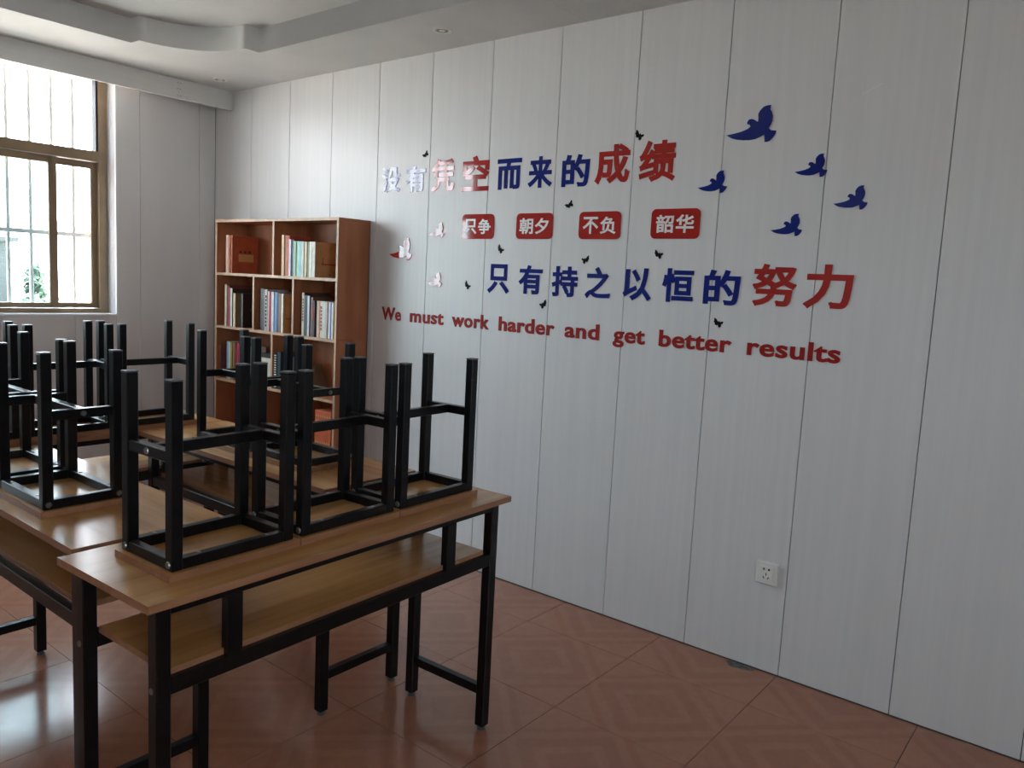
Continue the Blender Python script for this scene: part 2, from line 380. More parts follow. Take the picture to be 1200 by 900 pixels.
downlight(-0.238, 2.671, 'round recessed downlight in the ceiling above the red and blue lettering')

# ------------------------------------------------------------------ desks
ZT = 0.791
def make_desk():
    L_, W, t = 1.215, 0.403, 0.018
    d = empty('school_desk')
    bm = bmesh.new(); box(bm, 0, L_, 0, W, ZT - t, ZT)
    for f in bm.faces:
        f.normal_update()
        if abs(f.normal.z) < 0.5: f.material_index = 1
    obj('desk_top', mesh('desk_top', bm, [M['wood'], M['wood_edge']]), d)
    for f_ in d.children[0].data.polygons: f_.material_index = 0 if abs(f_.normal.z) > 0.5 else 1
    lw = 0.034; xa, xb, ya, yb = 0.030, L_ - 0.030, 0.024, W - 0.024
    bm = bmesh.new(); box(bm, -lw / 2, lw / 2, -lw / 2, lw / 2, 0.014, ZT - t - 0.0005); leg = mesh('leg', bm, M['black'], 0.0025)
    bm = bmesh.new(); cyl(bm, (0, 0, 0.0), 0.013, 0.006, 'Z', 14, 0.015); cyl(bm, (0, 0, 0.006), 0.010, 0.009, 'Z', 12); foot = mesh('foot', bm, M['cap'])
    bm = bmesh.new(); cyl(bm, (0, 0, 0), 0.007, 0.003, 'X', 12); bolt = mesh('bolt', bm, M['bolt'])
    for x, sx in ((xa + lw / 2, -1), (xb - lw / 2, 1)):
        for y in (ya + lw / 2, yb - lw / 2):
            g = obj('leg', leg, d, (x, y, 0)); obj('foot', foot, g, (0, 0, 0))
            b_ = obj('bolt', bolt, g, (sx * lw / 2 - (0.003 if sx < 0 else 0), 0, 0.585))
    xi0, xi1, yi0, yi1 = xa + lw, xb - lw, ya + lw, yb - lw
    bm = bmesh.new()
    box(bm, xi0, xi1, ya + 0.003, ya + 0.028, ZT - t - 0.026, ZT - t - 0.0005); box(bm, xi0, xi1, yb - 0.028, yb - 0.003, ZT - t - 0.026, ZT - t - 0.0005)
    box(bm, xa + 0.004, xa + 0.029, yi0, yi1, ZT - t - 0.026, ZT - t - 0.0005); box(bm, xb - 0.029, xb - 0.004, yi0, yi1, ZT - t - 0.026, ZT - t - 0.0005)
    obj('top_frame', mesh('top_frame', bm, M['black'], 0.0015), d)
    bm = bmesh.new(); zl0, zl1 = 0.568, 0.606
    box(bm, xi0, xi1, ya + 0.003, ya + 0.030, zl0, zl1); box(bm, xi0, xi1, yb - 0.030, yb - 0.003, zl0, zl1)
    obj('shelf_rail', mesh('shelf_rail', bm, M['black'], 0.0015), d)
    bm = bmesh.new(); box(bm, -0.020, 0.020, 0, 0.025, zl1, ZT - t - 0.026); strut = mesh('strut', bm, M['black'], 0.0015)
    for x in (0.220, 0.962): obj('strut', strut, d, (x, ya + 0.003, 0))
    bm = bmesh.new(); box(bm, 0.068, L_ - 0.080, ya + 0.018, yb - 0.032, zl1 - 0.002, zl1 + 0.014)
    me = mesh('shelf', bm, [M['wood'], M['wood_edge']])
    for f_ in me.polygons: f_.material_index = 0 if abs(f_.normal.z) > 0.5 else 1
    obj('shelf', me, d)
    bm = bmesh.new(); box(bm, -0.0125, 0.0125, yi0, yi1, 0.120, 0.150); sb = mesh('stretcher', bm, M['black'], 0.0015)
    for x in (xa + lw / 2, xb - lw / 2): obj('stretcher', sb, d, (x, 0, 0))
    return d
desk0 = make_desk()
G_D = 'wood-topped black steel desks pushed into a ring'
DESKS = [((-2.2427, 1.4839), 0.0269, 'nearest wood-topped black steel desk, carrying a row of three upturned stools'),
         ((-1.805, 1.918), math.pi / 2, 'left long wood-topped desk pointing at the window, its end touching the nearest desk'),
         ((-1.022, 1.958), math.pi / 2, 'wood-topped desk pointing at the bookcase, between the nearest desk and the far crosswise desk'),
         ((-2.245, 3.178), 0.0, 'farthest wood-topped desk, standing crosswise under the window wall')]
for i, ((x, y), rz, lb) in enumerate(DESKS):
    d = desk0 if i == 0 else copy_tree(desk0)
    d.location = (x, y, 0); d.rotation_euler = (0, 0, rz); tag(d, lb, 'desk', G_D)

# ------------------------------------------------------------------ stools, upside down on the desks
def make_stool():
    w, dp, t, hh = 0.347, 0.237, 0.018, 0.441
    s = empty('stool')
    bm = bmesh.new(); box(bm, -w / 2, w / 2, -dp / 2, dp / 2, 0.0005, t)
    me = mesh('seat', bm, [M['wood'], M['wood_edge']])
    for f_ in me.polygons: f_.material_index = 0 if abs(f_.normal.z) > 0.5 else 1
    obj('seat', me, s)
    lw = 0.0275; px, py = w / 2 - 0.025, dp / 2 - 0.025
    bm = bmesh.new(); box(bm, -lw / 2, lw / 2, -lw / 2, lw / 2, t, hh - 0.004); leg = mesh('leg', bm, M['black'], 0.002)
    bm = bmesh.new(); box(bm, -lw / 2 - 0.0004, lw / 2 + 0.0004, -lw / 2 - 0.0004, lw / 2 + 0.0004, hh - 0.004, hh); cap = mesh('leg_cap', bm, M['cap'], 0.001)
    bm = bmesh.new(); cyl(bm, (0, 0, 0), 0.0085, 0.0035, 'X', 14, 0.007); bolt = mesh('bolt', bm, M['bolt'])
    for sx in (-1, 1):
        for sy in (-1, 1):
            g = obj('leg', leg, s, (sx * px, sy * py, 0)); obj('leg_cap', cap, g)
            b_ = obj('bolt', bolt, g, (sx * lw / 2, 0, t + 0.014)); b_.rotation_euler = (0, 0, 0 if sx > 0 else math.pi)
    ox, oy, fw, fh = px + lw / 2 - 0.001, py + lw / 2 - 0.001, 0.022, 0.026
    bm = bmesh.new()
    box(bm, -px + lw / 2, px - lw / 2, -oy, -oy + fw, t, t + fh); box(bm, -px + lw / 2, px - lw / 2, oy - fw, oy, t, t + fh)
    box(bm, -ox, -ox + fw, -py + lw / 2, py - lw / 2, t, t + fh); box(bm, ox - fw, ox, -py + lw / 2, py - lw / 2, t, t + fh)
    obj('seat_frame', mesh('seat_frame', bm, M['black'], 0.0015), s)
    bm = bmesh.new(); z0, z1 = 0.258, 0.284
    box(bm, -0.011, 0.011, -py + lw / 2, py - lw / 2, z0, z1); sb = mesh('side_bar', bm, M['black'], 0.0015)
    for sx in (-1, 1):
        g = obj('side_bar', sb, s, (sx * px, 0, 0)); b_ = obj('bolt', bolt, g, (sx * 0.011, 0, 0.271)); b_.rotation_euler = (0, 0, 0 if sx > 0 else math.pi)
    bm = bmesh.new(); box(bm, -px + 0.011, px - 0.011, -0.011, 0.011, z0, z1); obj('middle_bar', mesh('middle_bar', bm, M['black'], 0.0015), s)
    # four screw heads on the frame
    bm = bmesh.new(); cyl(bm, (0, 0, 0), 0.005, 0.0015, 'Z', 10); scr = mesh('screw', bm, M['bolt'])
    for sx in (-0.09, 0.09):
        for sy in (-1, 1): obj('screw', scr, s, (sx, sy * (oy - fw / 2), t + fh))
    return s
st0 = make_stool(); first = True
ca, sa = math.cos(0.0269), math.sin(0.0269)
def on_a(u, v): return (-2.2427 + ca * u - sa * v, 1.4839 + sa * u + ca * v)
STOOLS = []
for k, lb in enumerate(('upturned black steel stool on the nearest desk, the one closest to the left end', 'upturned black steel stool in the middle of the row on the nearest desk', 'upturned black steel stool on the nearest desk, the one closest to the lettered wall')):
    STOOLS.append((on_a(0.0903 + 0.3506 * (k + 0.5), 0.0804 + 0.119), 0.0269, lb, 'stools on the nearest desk'))
STOOLS += [((-2.050, 2.375), math.pi / 2, 'upturned black steel stool at the near end of the left long desk', 'stools on the left desk'),
           ((-2.047, 2.737), math.pi / 2, 'upturned black steel stool farther along the left long desk, towards the window', 'stools on the left desk'),
           ((-1.236, 2.338), math.pi / 2, 'upturned black steel stool on the desk pointing at the bookcase, its near end', 'stools on the desk pointing at the bookcase'),
           ((-1.243, 2.692), math.pi / 2, 'upturned black steel stool on the desk pointing at the bookcase, its middle', 'stools on the desk pointing at the bookcase'),
           ((-2.020, 3.302), 0.0, 'upturned black steel stool on the farthest desk, at its left end', 'stools on the farthest desk'),
           ((-1.674, 3.302), 0.0, 'upturned black steel stool in the middle of the farthest desk under the window', 'stools on the farthest desk'),
           ((-1.325, 3.302), 0.0, 'upturned black steel stool on the farthest desk, at its right end', 'stools on the farthest desk')]
for i, ((x, y), rz, lb, g) in enumerate(STOOLS):
    s = st0 if i == 0 else copy_tree(st0)
    s.location = (x, y, ZT); s.rotation_euler = (0, 0, rz); tag(s, lb, 'stool', g)

# ------------------------------------------------------------------ bookcase
BX0, BX1, BY0, BY1, BT = -0.228, -0.006, 3.390, 4.586, 1.778
bc = tag(empty('bookcase', (0, 0, 0)), 'tall open reddish-brown bookcase with pale edges, in the corner by the window', 'bookcase')
t = 0.016
def cboard(name, x0, x1, y0, y1, z0, z1, front=True):
    bm = bmesh.new(); box(bm, x0, x1, y0, y1, z0, z1); me = mesh(name, bm, [M['case'], M['case_edge']])
    for f_ in me.polygons: f_.material_index = 1 if (f_.normal.x < -0.5 and front) else 0
    return obj(name, me, bc)
ZS = [1.444, 1.112, 0.777, 0.442, 0.105]
for z0, z1 in ((0.0, 1.1185), (1.1195, BT - t)):
    cboard('side_panel', BX0, BX1, BY0, BY0 + t, z0, z1); cboard('side_panel', BX0, BX1, BY1 - t, BY1, z0, z1)
cboard('top_board', BX0 - 0.002, BX1, BY0 - 0.002, BY1 + 0.002, BT - t, BT)
for z in ZS: cboard('shelf', BX0, BX1 - 0.004, BY0 + t, BY1 - t, z - t / 2, z + t / 2)
cboard('plinth', BX0 + 0.02, BX0 + 0.035, BY0 + t, BY1 - t, 0.0, ZS[4] - t / 2, False)
rows = [(ZS[0], BT - t, (3.976,)), (ZS[1], ZS[0] - t / 2, (4.170, 3.781)), (ZS[2], ZS[1] - t / 2, (3.977,)), (ZS[3], ZS[2] - t / 2, (4.170, 3.781)), (ZS[4], ZS[3] - t / 2, (3.977,))]
for zs, zt, ds in rows:
    for y in ds: cboard('divider', BX0, BX1 - 0.004, y - t / 2, y + t / 2, zs + t / 2, zt)
for y0, y1, z0, z1 in ((BY0, 4.285, 1.12, BT), (4.293, BY1, 1.12, BT), (BY0, BY1, 0.1, 1.118)):
    cboard('back_panel', BX1 - 0.004, BX1, y0, y1, z0, z1, False)

# ------------------------------------------------------------------ books
def book(y1, y0, zs, ht, depth, col, label, group, xf=-0.216, soft=True, name='book', coverprint=None, lean=0.0, cover=None, title=None):
    """upright book, spine towards the room (-x), between y0 and y1, standing on zs"""
    xf = xf + (0.010 * R.random() if xf == -0.216 else 0)
    w = y1 - y0; b = tag(empty(name, (xf + depth / 2, (y0 + y1) / 2, zs)), label, 'book', group)
    if lean: b.rotation_euler = (lean, 0, 0)
    cm = cmat(col); tc_ = min(0.0022, w * 0.18); hd = depth / 2
    bm = bmesh.new()
    box(bm, -hd, -hd + tc_, -w / 2, w / 2, 0, ht)
    box(bm, -hd + tc_, hd, -w / 2, -w / 2 + tc_, 0, ht); box(bm, -hd + tc_, hd, w / 2 - tc_, w / 2, 0, ht)
    cv = mesh('cover', bm, [cm] + ([cmat(cover)] if cover else []))
    if cover:
        for f_ in cv.polygons:
            if f_.center.x > -hd + tc_ * 1.01: f_.material_index = 1
    obj('cover', cv, b)
    boxobj('pages', (-hd + tc_, hd - 0.003, -w / 2 + tc_, w / 2 - tc_, 0.002, ht - 0.003), M['paper'], b)
    if title:
        n_ = title[1]; zz = ht * 0.86
        for k in range(n_):
            boxobj('title_mark', (-hd - 0.0004, -hd, -w * 0.28, w * 0.28, zz - w * 0.62, zz), M[title[0]], b); zz -= w * 0.85
    if coverprint:
        for nm, u0, u1, z0, z1, mm in coverprint:     # u from the spine, on the near cover
            boxobj(nm, (-hd + u0, -hd + u1, -w / 2 - 0.0004, -w / 2, z0, z1), M[mm], b)
    return b
S1, S2, S3, S4 = ZS[0] + t / 2, ZS[1] + t / 2, ZS[2] + t / 2, ZS[3] + t / 2
g = 0.0008
def row(ys, zs, specs, group, where, depths=None):
    for i, (col, top, look, extra) in enumerate(specs):
        if col is None: continue
        y1, y0 = ys[i] - g / 2, ys[i + 1] + g / 2
        if y1 - y0 < 0.006: y0 = y1 - 0.006
        book(y1, y0, zs, top - zs, extra.get('d', 0.15), col, look + where, group, **{k: v for k, v in extra.items() if k != 'd'})
TOPL = 'books in the top left bay'
row([4.492, 4.468, 4.449], S1, [((0.62, 0.40, 0.34), 1.686, 'thin pale pink book, farthest left', {}), ((0.50, 0.22, 0.10), 1.683, 'thin tan-orange book between the pink book and the large red one', {})], TOPL, ', top left bay')
book(4.447, 4.427, S1, 1.683 - S1, 0.185, (0.42, 0.085, 0.035), 'large red-orange hardback with gold print on its cover, top left bay', TOPL, xf=-0.216,
     coverprint=[('gold_print', 0.045, 0.150, 0.072, 0.118, 'gold'), ('title_mark', 0.050, 0.066, 0.126, 0.139, 'darkprint'), ('title_mark', 0.082, 0.098, 0.126, 0.139, 'darkprint'), ('title_mark', 0.114, 0.130, 0.126, 0.139, 'darkprint')])
TOPR = 'books in the top right bay'
row([3.912, 3.888, 3.868, 3.842, 3.824, 3.800, 3.776, 3.752, 3.728, 3.705, 3.682, 3.655], S1,
    [((0.62, 0.42, 0.22), 1.686, 'tan-spined book, first on the left', {}), ((0.33, 0.10, 0.04), 1.684, 'rust-brown book second from the left', {}),
     ((0.50, 0.08, 0.035), 1.681, 'red-orange spined book third from the left', {}), ((0.66, 0.62, 0.70), 1.660, 'lilac-white spined book beside the navy one', {}),
     ((0.03, 0.05, 0.11), 1.659, 'navy blue spined book between lilac-white and green spines', {}), ((0.34, 0.52, 0.36), 1.650, 'mid green spined book', {}),
     ((0.50, 0.66, 0.50), 1.650, 'pale green spined book', {}), ((0.22, 0.58, 0.66), 1.649, 'bright cyan spined book', {}),
     ((0.66, 0.64, 0.50), 1.649, 'cream spined book right of the cyan one', {}), ((0.62, 0.56, 0.42), 1.648, 'beige spined book left of the olive one', {}),
     ((0.30, 0.28, 0.13), 1.648, 'olive patterned spined book', {})], TOPR, ', top right bay')
book(3.654, 3.633, S1, 1.648 - S1, 0.15, (0.74, 0.72, 0.62), 'thick off-white spined book second from the right, top right bay', TOPR)
book(3.632, 3.605, S1, 1.648 - S1, 0.155, (0.76, 0.74, 0.66), 'white-spined book with tan cover and dark red line figure, top right bay', TOPR, cover=(0.52, 0.29, 0.12),
     coverprint=[('line_figure', 0.045, 0.150, 0.070, 0.078, 'redprint'), ('line_figure', 0.052, 0.058, 0.078, 0.110, 'redprint'), ('emblem', 0.100, 0.110, 0.010, 0.022, 'redprint')])
M2L = 'books in the second-row left bay'
row([4.507, 4.485, 4.462, 4.440, 4.420, 4.404], S2,
    [((0.62, 0.50, 0.38), 1.379, 'tall cream-spined book, farthest left', {'d': 0.185, 'cover': (0.20, 0.10, 0.06)}), ((0.22, 0.035, 0.035), 1.372, 'dark red spined book beside the tall cream one', {}),
     ((0.30, 0.07, 0.06), 1.360, 'maroon spined book left of the white patterned one', {}), ((0.62, 0.62, 0.58), 1.357, 'white and grey patterned spined book', {'title': ('bars', 5), 'cover': (0.06, 0.035, 0.025)}),
     ((0.10, 0.08, 0.06), 1.330, 'thin dark brown book right of the patterned one', {})], M2L, ', second row, left bay')
book(4.403, 4.380, S2, 1.327 - S2, 0.145, (0.68, 0.54, 0.34), 'cream-spined book with dark tan cover, second row, left bay', M2L, cover=(0.30, 0.19, 0.09))
book(4.328, 4.310, S2, 1.329 - S2, 0.145, (0.06, 0.07, 0.075), 'black hardback beside the divider, second row, left bay', M2L, cover=(0.012, 0.010, 0.012),
     coverprint=[('cover_mark', 0.05, 0.10, 0.10, 0.12, 'darkprint')])
M2M = 'books in the second-row middle bay'
row([4.116, 4.094, 4.072, 4.046, 4.026, 4.003, 3.982, 3.957, 3.936], S2,
    [((0.035, 0.03, 0.03), 1.370, 'black-spined book, first on the left', {'d': 0.14}), ((0.09, 0.09, 0.09), 1.368, 'charcoal-spined book, second on the left', {}),
     ((0.42, 0.41, 0.37), 1.366, 'grey book with dark lettering on its spine', {'title': ('hole', 9)}), ((0.60, 0.32, 0.30), 1.355, 'salmon-pink spined book', {}),
     ((0.55, 0.16, 0.17), 1.354, 'rose-red spined book', {}), ((0.64, 0.60, 0.66), 1.354, 'white-lilac spined book left of the blue one', {}),
     ((0.12, 0.30, 0.55), 1.353, 'blue and orange illustrated spine book', {}), ((0.09, 0.05, 0.06), 1.350, 'dark plum spined book right of the blue one', {})], M2M, ', second row, middle bay')
# dark lettering blocks on the grey spine
book(3.934, 3.916, S2, 1.348 - S2, 0.14, (0.26, 0.15, 0.12), 'thin brown book left of the tan-covered one, second row, middle bay', M2M)
book(3.914, 3.895, S2, 1.347 - S2, 0.150, (0.74, 0.66, 0.50), 'cream-spined book with tan cover and dark red figure, second row, middle bay', M2M, cover=(0.46, 0.26, 0.11),
     coverprint=[('line_figure', 0.02, 0.075, 0.078, 0.085, 'redprint'), ('line_figure', 0.060, 0.095, 0.086, 0.096, 'redprint'), ('line_figure', 0.085, 0.093, 0.064, 0.078, 'redprint')])
M2R = 'books in the second-row right bay'
row([3.712, 3.692, 3.665, 3.645, 3.620, 3.600], S2,
    [((0.50, 0.42, 0.32), 1.363, 'tall beige patterned spine book, first on the left', {'title': ('darkprint', 8), 'd': 0.185, 'cover': (0.09, 0.05, 0.035)}), ((0.05, 0.045, 0.04), 1.350, 'black-brown spined book, second on the left', {}),
     ((0.50, 0.54, 0.62), 1.347, 'pale blue-white spined book', {'d': 0.18, 'cover': (0.10, 0.05, 0.035)}), ((0.16, 0.075, 0.05), 1.340, 'brown spined book right of the pale blue one', {}),
     ((0.035, 0.025, 0.03), 1.322, 'black spined book with red lettering', {'title': ('red', 5)})], M2R, ', second row, right bay')
row([3.580, 3.556, 3.532, 3.508, 3.489, 3.468, 3.451, 3.435], S2,
    [((0.62, 0.38, 0.31), 1.323, 'salmon spined book', {}), ((0.68, 0.58, 0.42), 1.323, 'cream spined book with small brown print', {'title': ('redprint', 7)}),
     ((0.56, 0.62, 0.55), 1.322, 'pale green-white spined book', {}), ((0.58, 0.44, 0.42), 1.321, 'dusty pink spined book', {}),
     ((0.68, 0.66, 0.70), 1.321, 'white spined book left of the blue one', {}), ((0.05, 0.10, 0.34), 1.320, 'royal blue spined book', {}),
     ((0.70, 0.68, 0.55), 1.320, 'pale cream spined book, right of the blue one', {})], M2R, ', second row, right bay')
book(3.434, 3.416, S2, 1.318 - S2, 0.145, (0.46, 0.17, 0.05), 'orange-brown book at the right end of the second row', M2R)
M3L = 'books in the third-row left bay'
book(4.560, 4.548, S3, 0.995 - S3, 0.15, (0.24, 0.06, 0.04), 'thin reddish-brown book against the left side of the third row', M3L)
row([4.484, 4.460, 4.438, 4.415, 4.389, 4.365, 4.345, 4.322, 4.300], S3,
    [((0.16, 0.28, 0.42), 1.022, 'cream book with a blue-topped spine, left end', {}), ((0.56, 0.52, 0.38), 1.020, 'cream spined book right of the blue-topped one', {}),
     ((0.30, 0.22, 0.08), 1.018, 'olive-brown spined book', {}), ((0.36, 0.20, 0.09), 1.018, 'mid brown spined book', {}),
     ((0.14, 0.03, 0.02), 1.015, 'dark maroon spined book left of the bright red one', {}), ((0.48, 0.04, 0.06), 1.022, 'bright red spined book', {}),
     ((0.34, 0.06, 0.22), 1.008, 'magenta spined book', {}), ((0.46, 0.34, 0.44), 1.005, 'mauve spined book', {})], M3L, ', third row, left bay')
book(4.298, 4.270, S3, 1.000 - S3, 0.145, (0.72, 0.70, 0.66), 'white-spined book, last on the right in the third row, left bay', M3L)
bxo = tag(empty('storage_box', (-0.13, 4.048, S3)), 'cream cardboard box standing left of the divider in the third row', 'box')
boxobj('box_body', (-0.085, 0.085, -0.055, 0.050, 0, 0.150), cmat((0.60, 0.54, 0.42)), bxo, 0.002); boxobj('box_lid', (-0.088, 0.088, -0.058, 0.053, 0.150, 0.172), cmat((0.64, 0.58, 0.46)), bxo, 0.002)
tag(boxobj('folder', (-0.212, -0.06, 3.990, 4.105, S3 + 0.1735, S3 + 0.2), cmat((0.012, 0.011, 0.012))), 'black folder lying flat on the cream cardboard box', 'folder')
nb = tag(empty('notebook', (-0.13, 3.955, S3)), 'spiral-bound black notebook with white coil, first right of the third-row divider', 'notebook')
boxobj('notebook_cover', (-0.084, 0.07, -0.012, 0.010, 0, 0.212), cmat((0.016, 0.017, 0.018)), nb)
for k in range(14):
    bm = bmesh.new(); cyl(bm, (-0.087, -0.010, 0.012 + k * 0.0142), 0.0035, 0.018, 'Y', 8); obj('coil_ring', mesh('coil_ring', bm, M['plastic']), nb)
M3R = 'books in the third-row right bay'
book(3.935, 3.905, S3, 1.005 - S3, 0.16, (0.02, 0.035, 0.04), 'thick dark teal-black book beside the spiral notebook', M3R, cover=(0.012, 0.022, 0.028))
book(3.822, 3.808, S3, 0.985 - S3, 0.12, (0.34, 0.33, 0.31), 'thin grey book standing alone right of the dark teal-black one', M3R)
book(3.690, 3.674, S3 + 0.004, 0.185, 0.13, (0.22, 0.13, 0.08), 'brown book leaning in the right bay of the third row', M3R, lean=math.radians(-30), cover=(0.16, 0.10, 0.065)).location.y = 3.612
# fourth row: two orange boxes
for y0, y1, hh, lb in ((3.43, 3.575, 0.262, 'orange-red patterned magazine box in the right bay of the fourth row'),):
    o_ = tag(empty('magazine_box', (-0.13, (y0 + y1) / 2, S4)), lb, 'box')
    w_ = (y1 - y0) / 2
    boxobj('box_body', (-0.085, 0.085, -w_, w_, 0, hh), cmat((0.50, 0.10, 0.035)), o_, 0.002)
    for r_ in range(8):
        for c_ in range(7):
            if r_ in (3, 4): continue
            boxobj('dot', (-0.0858, -0.085, -w_ + 0.012 + c_ * 0.019, -w_ + 0.020 + c_ * 0.019, 0.015 + r_ * 0.03, 0.026 + r_ * 0.03), M['gold'], o_)

# ------------------------------------------------------------------ lettering on the wall
WM = Matrix(((0, 0, -1, 0), (-1, 0, 0, 0), (0, 1, 0, 0), (0, 0, 0, 1)))        # text x -> -y, text y -> z, normal -> -x
from mathutils.geometry import tessellate_polygon
def glyph_loops(txt, off):
    """outlines of the text as groups (outer loop, holes), each thickened by off"""
    cu_ = bpy.data.curves.new('letter', 'FONT'); cu_.body = txt; cu_.size = 1.0; cu_.resolution_u = 4
    o = bpy.data.objects.new('letter', cu_); C.objects.link(o)
    dg = bpy.context.evaluated_depsgraph_get(); oc = o.evaluated_get(dg); crv = oc.to_curve(dg)
    loops = []
    for sp_ in crv.splines:
        pts = []
        if sp_.type == 'BEZIER':
            bp = sp_.bezier_points; n = len(bp)
            for i in range(n):
                a, b = bp[i], bp[(i + 1) % n]
                p0, p1, p2, p3 = a.co.xy, a.handle_right.xy, b.handle_left.xy, b.co.xy
                straight = abs((p1 - p0).cross(p3 - p0)) < 1e-6 and abs((p2 - p0).cross(p3 - p0)) < 1e-6
                for k in range(1 if straight else 4):
                    t_ = k / 4.0; u = 1 - t_; pts.append(p0 * u ** 3 + p1 * 3 * u * u * t_ + p2 * 3 * u * t_ * t_ + p3 * t_ ** 3)
        else: pts = [Vector((q.co.x, q.co.y)) for q in sp_.points]
        cl = []
        for q in pts:
            if not cl or (q - cl[-1]).length > 1e-4: cl.append(q)
        if len(cl) > 1 and (cl[0] - cl[-1]).length < 1e-4: cl.pop()
        if len(cl) > 2: loops.append(cl)
    oc.to_curve_clear(); bpy.data.objects.remove(o); bpy.data.curves.remove(cu_)
    area = lambda L_: sum(a.cross(b) for a, b in zip(L_, L_[1:] + L_[:1])) / 2
    ar = [area(L_) for L_ in loops]; sign = 1 if ar[max(range(len(ar)), key=lambda i: abs(ar[i]))] > 0 else -1
    def inside(p, L_):
        r_ = False
        for a, b in zip(L_, L_[1:] + L_[:1]):
            if (a.y > p.y) != (b.y > p.y) and p.x < (b.x - a.x) * (p.y - a.y) / (b.y - a.y) + a.x: r_ = not r_
        return r_
    outer = [(L_, abs(a)) for L_, a in zip(loops, ar) if a * sign > 0]; holes = [(L_, abs(a)) for L_, a in zip(loops, ar) if a * sign < 0]
    groups = [[L_, [], a] for L_, a in outer]
    for L_, a in holes:
        best = [g_ for g_ in groups if g_[2] > a and inside(L_[0], g_[0])]
        if best: min(best, key=lambda g_: g_[2])[1].append(L_)
    return [(g_[0], g_[1]) for g_ in groups]
def glyph_mesh(txt, off, ext=0.0):
    """mesh in the xy plane, 0..1 deep along z; strokes that are drawn separately lie a hair apart"""
    bm = bmesh.new(); count = 0
    def prism(P, zt):
        n = len(P); f_ = [bm.verts.new((p.x, p.y, zt)) for p in P]; b_ = [bm.verts.new((p.x, p.y, 0)) for p in P]
        if sum(p.cross(q) for p, q in zip(P, P[1:] + P[:1])) < 0: f_.reverse(); b_.reverse()
        bm.faces.new(f_)
        for i in range(n): bm.faces.new((f_[i], b_[i], b_[(i + 1) % n], f_[(i + 1) % n]))
    for gi, (lo_, hs) in enumerate(glyph_loops(txt, off)):
        rings = [lo_] + hs; front = []
        for r_ in rings: front += [bm.verts.new((p.x, p.y, 1.0 - 0.004 * gi)) for p in r_]
        for tr in tessellate_polygon([[Vector((p.x, p.y, 0)) for p in r_] for r_ in rings]):
            v = [front[i] for i in tr]; a, b, c = (q.co.xy for q in v)
            if (b - a).cross(c - a) < 0: v.reverse()
            try: bm.faces.new(v)
            except ValueError: pass
        for r_ in rings:                                        # the bold rim: one short slab along every outline edge
            n = len(r_); dirs = [(r_[(i + 1) % n] - r_[i]).normalized() for i in range(n)]
            for i in range(n):
                d = dirs[i]; nn = Vector((-d.y, d.x)) * off; count += 1
                e0 = off if dirs[i - 1].dot(d) < 0.75 else off * 0.15; e1 = off if dirs[(i + 1) % n].dot(d) < 0.75 else off * 0.15
                a, b = r_[i] - d * e0, r_[(i + 1) % n] + d * e1
                prism([a + nn, b + nn, b - nn, a - nn], 0.985 - 0.006 * (count % 7))
    me = bpy.data.meshes.new('letter'); bm.to_mesh(me); bm.free(); return me
def bounds(me):
    X = [v.co.x for v in me.vertices]; Y = [v.co.y for v in me.vertices]
    return min(X), max(X), min(Y), max(Y)
def put_glyph(name, s, yl, yr, z0, z1, m, off=0.028, th=0.003, parent=None, x=0.0, shift=None):
    """fit the glyph's outline to the wall rectangle: left edge y=yl, right edge y=yr"""
    me = glyph_mesh(s, off, 0.5); a, b, c, d = bounds(me); zs_ = [v.co.z for v in me.vertices]; zl, zh = min(zs_), max(zs_)
    cx, cz = (yl + yr) / 2, (z0 + z1) / 2
    for v in me.vertices:
        v.co = Vector(((v.co.x - (a + b) / 2) / (b - a) * (yl - yr), (v.co.y - (c + d) / 2) / (d - c) * (z1 - z0), (v.co.z - zl) / (zh - zl) * th))
    me.materials.clear(); me.materials.append(m)
    for p_ in me.polygons: p_.use_smooth = False
    o = bpy.data.objects.new(name, me); C.objects.link(o)
    if parent: o.parent = parent; o.matrix_local = Matrix.Translation((x, cx, cz)) @ WM
    else: o.matrix_world = Matrix.Translation((x, cx, cz)) @ WM
    return o
EPS = 0.0002
L1 = [('没', 3.311, 3.167, 1.929, 2.065, 'blue', 'first character of the upper line, washed out by window glare'), ('有', 3.125, 2.978, 1.925, 2.060, 'blue', 'second character of the upper line, washed out by window glare'),
      ('凭', 2.936, 2.774, 1.920, 2.085, 'red', 'third of the upper line, partly washed out by glare'), ('空', 2.720, 2.547, 1.915, 2.086, 'red', 'fourth character of the upper line'),
      ('而', 2.495, 2.349, 1.916, 2.060, 'blue', 'fifth character of the upper line'), ('来', 2.307, 2.169, 1.917, 2.060, 'blue', 'sixth character of the upper line'),
      ('的', 2.115, 1.968, 1.914, 2.057, 'blue', 'seventh character of the upper line, above the red plaques'), ('成', 1.939, 1.765, 1.920, 2.088, 'red', 'eighth character of the upper line'), ('绩', 1.721, 1.551, 1.920, 2.090, 'red', 'last character of the upper line')]
for s, yl, yr, z0, z1, c, w in L1:
    big = z1 - z0 > 0.155
    tag(put_glyph('chinese_character', s, yl, yr, z0, z1, M[c], -EPS * 0 + 0.030), ('large ' if big else '') + c + ' glossy Chinese character ' + s + ', ' + w, 'wall letter', 'characters of the upper line of the slogan')
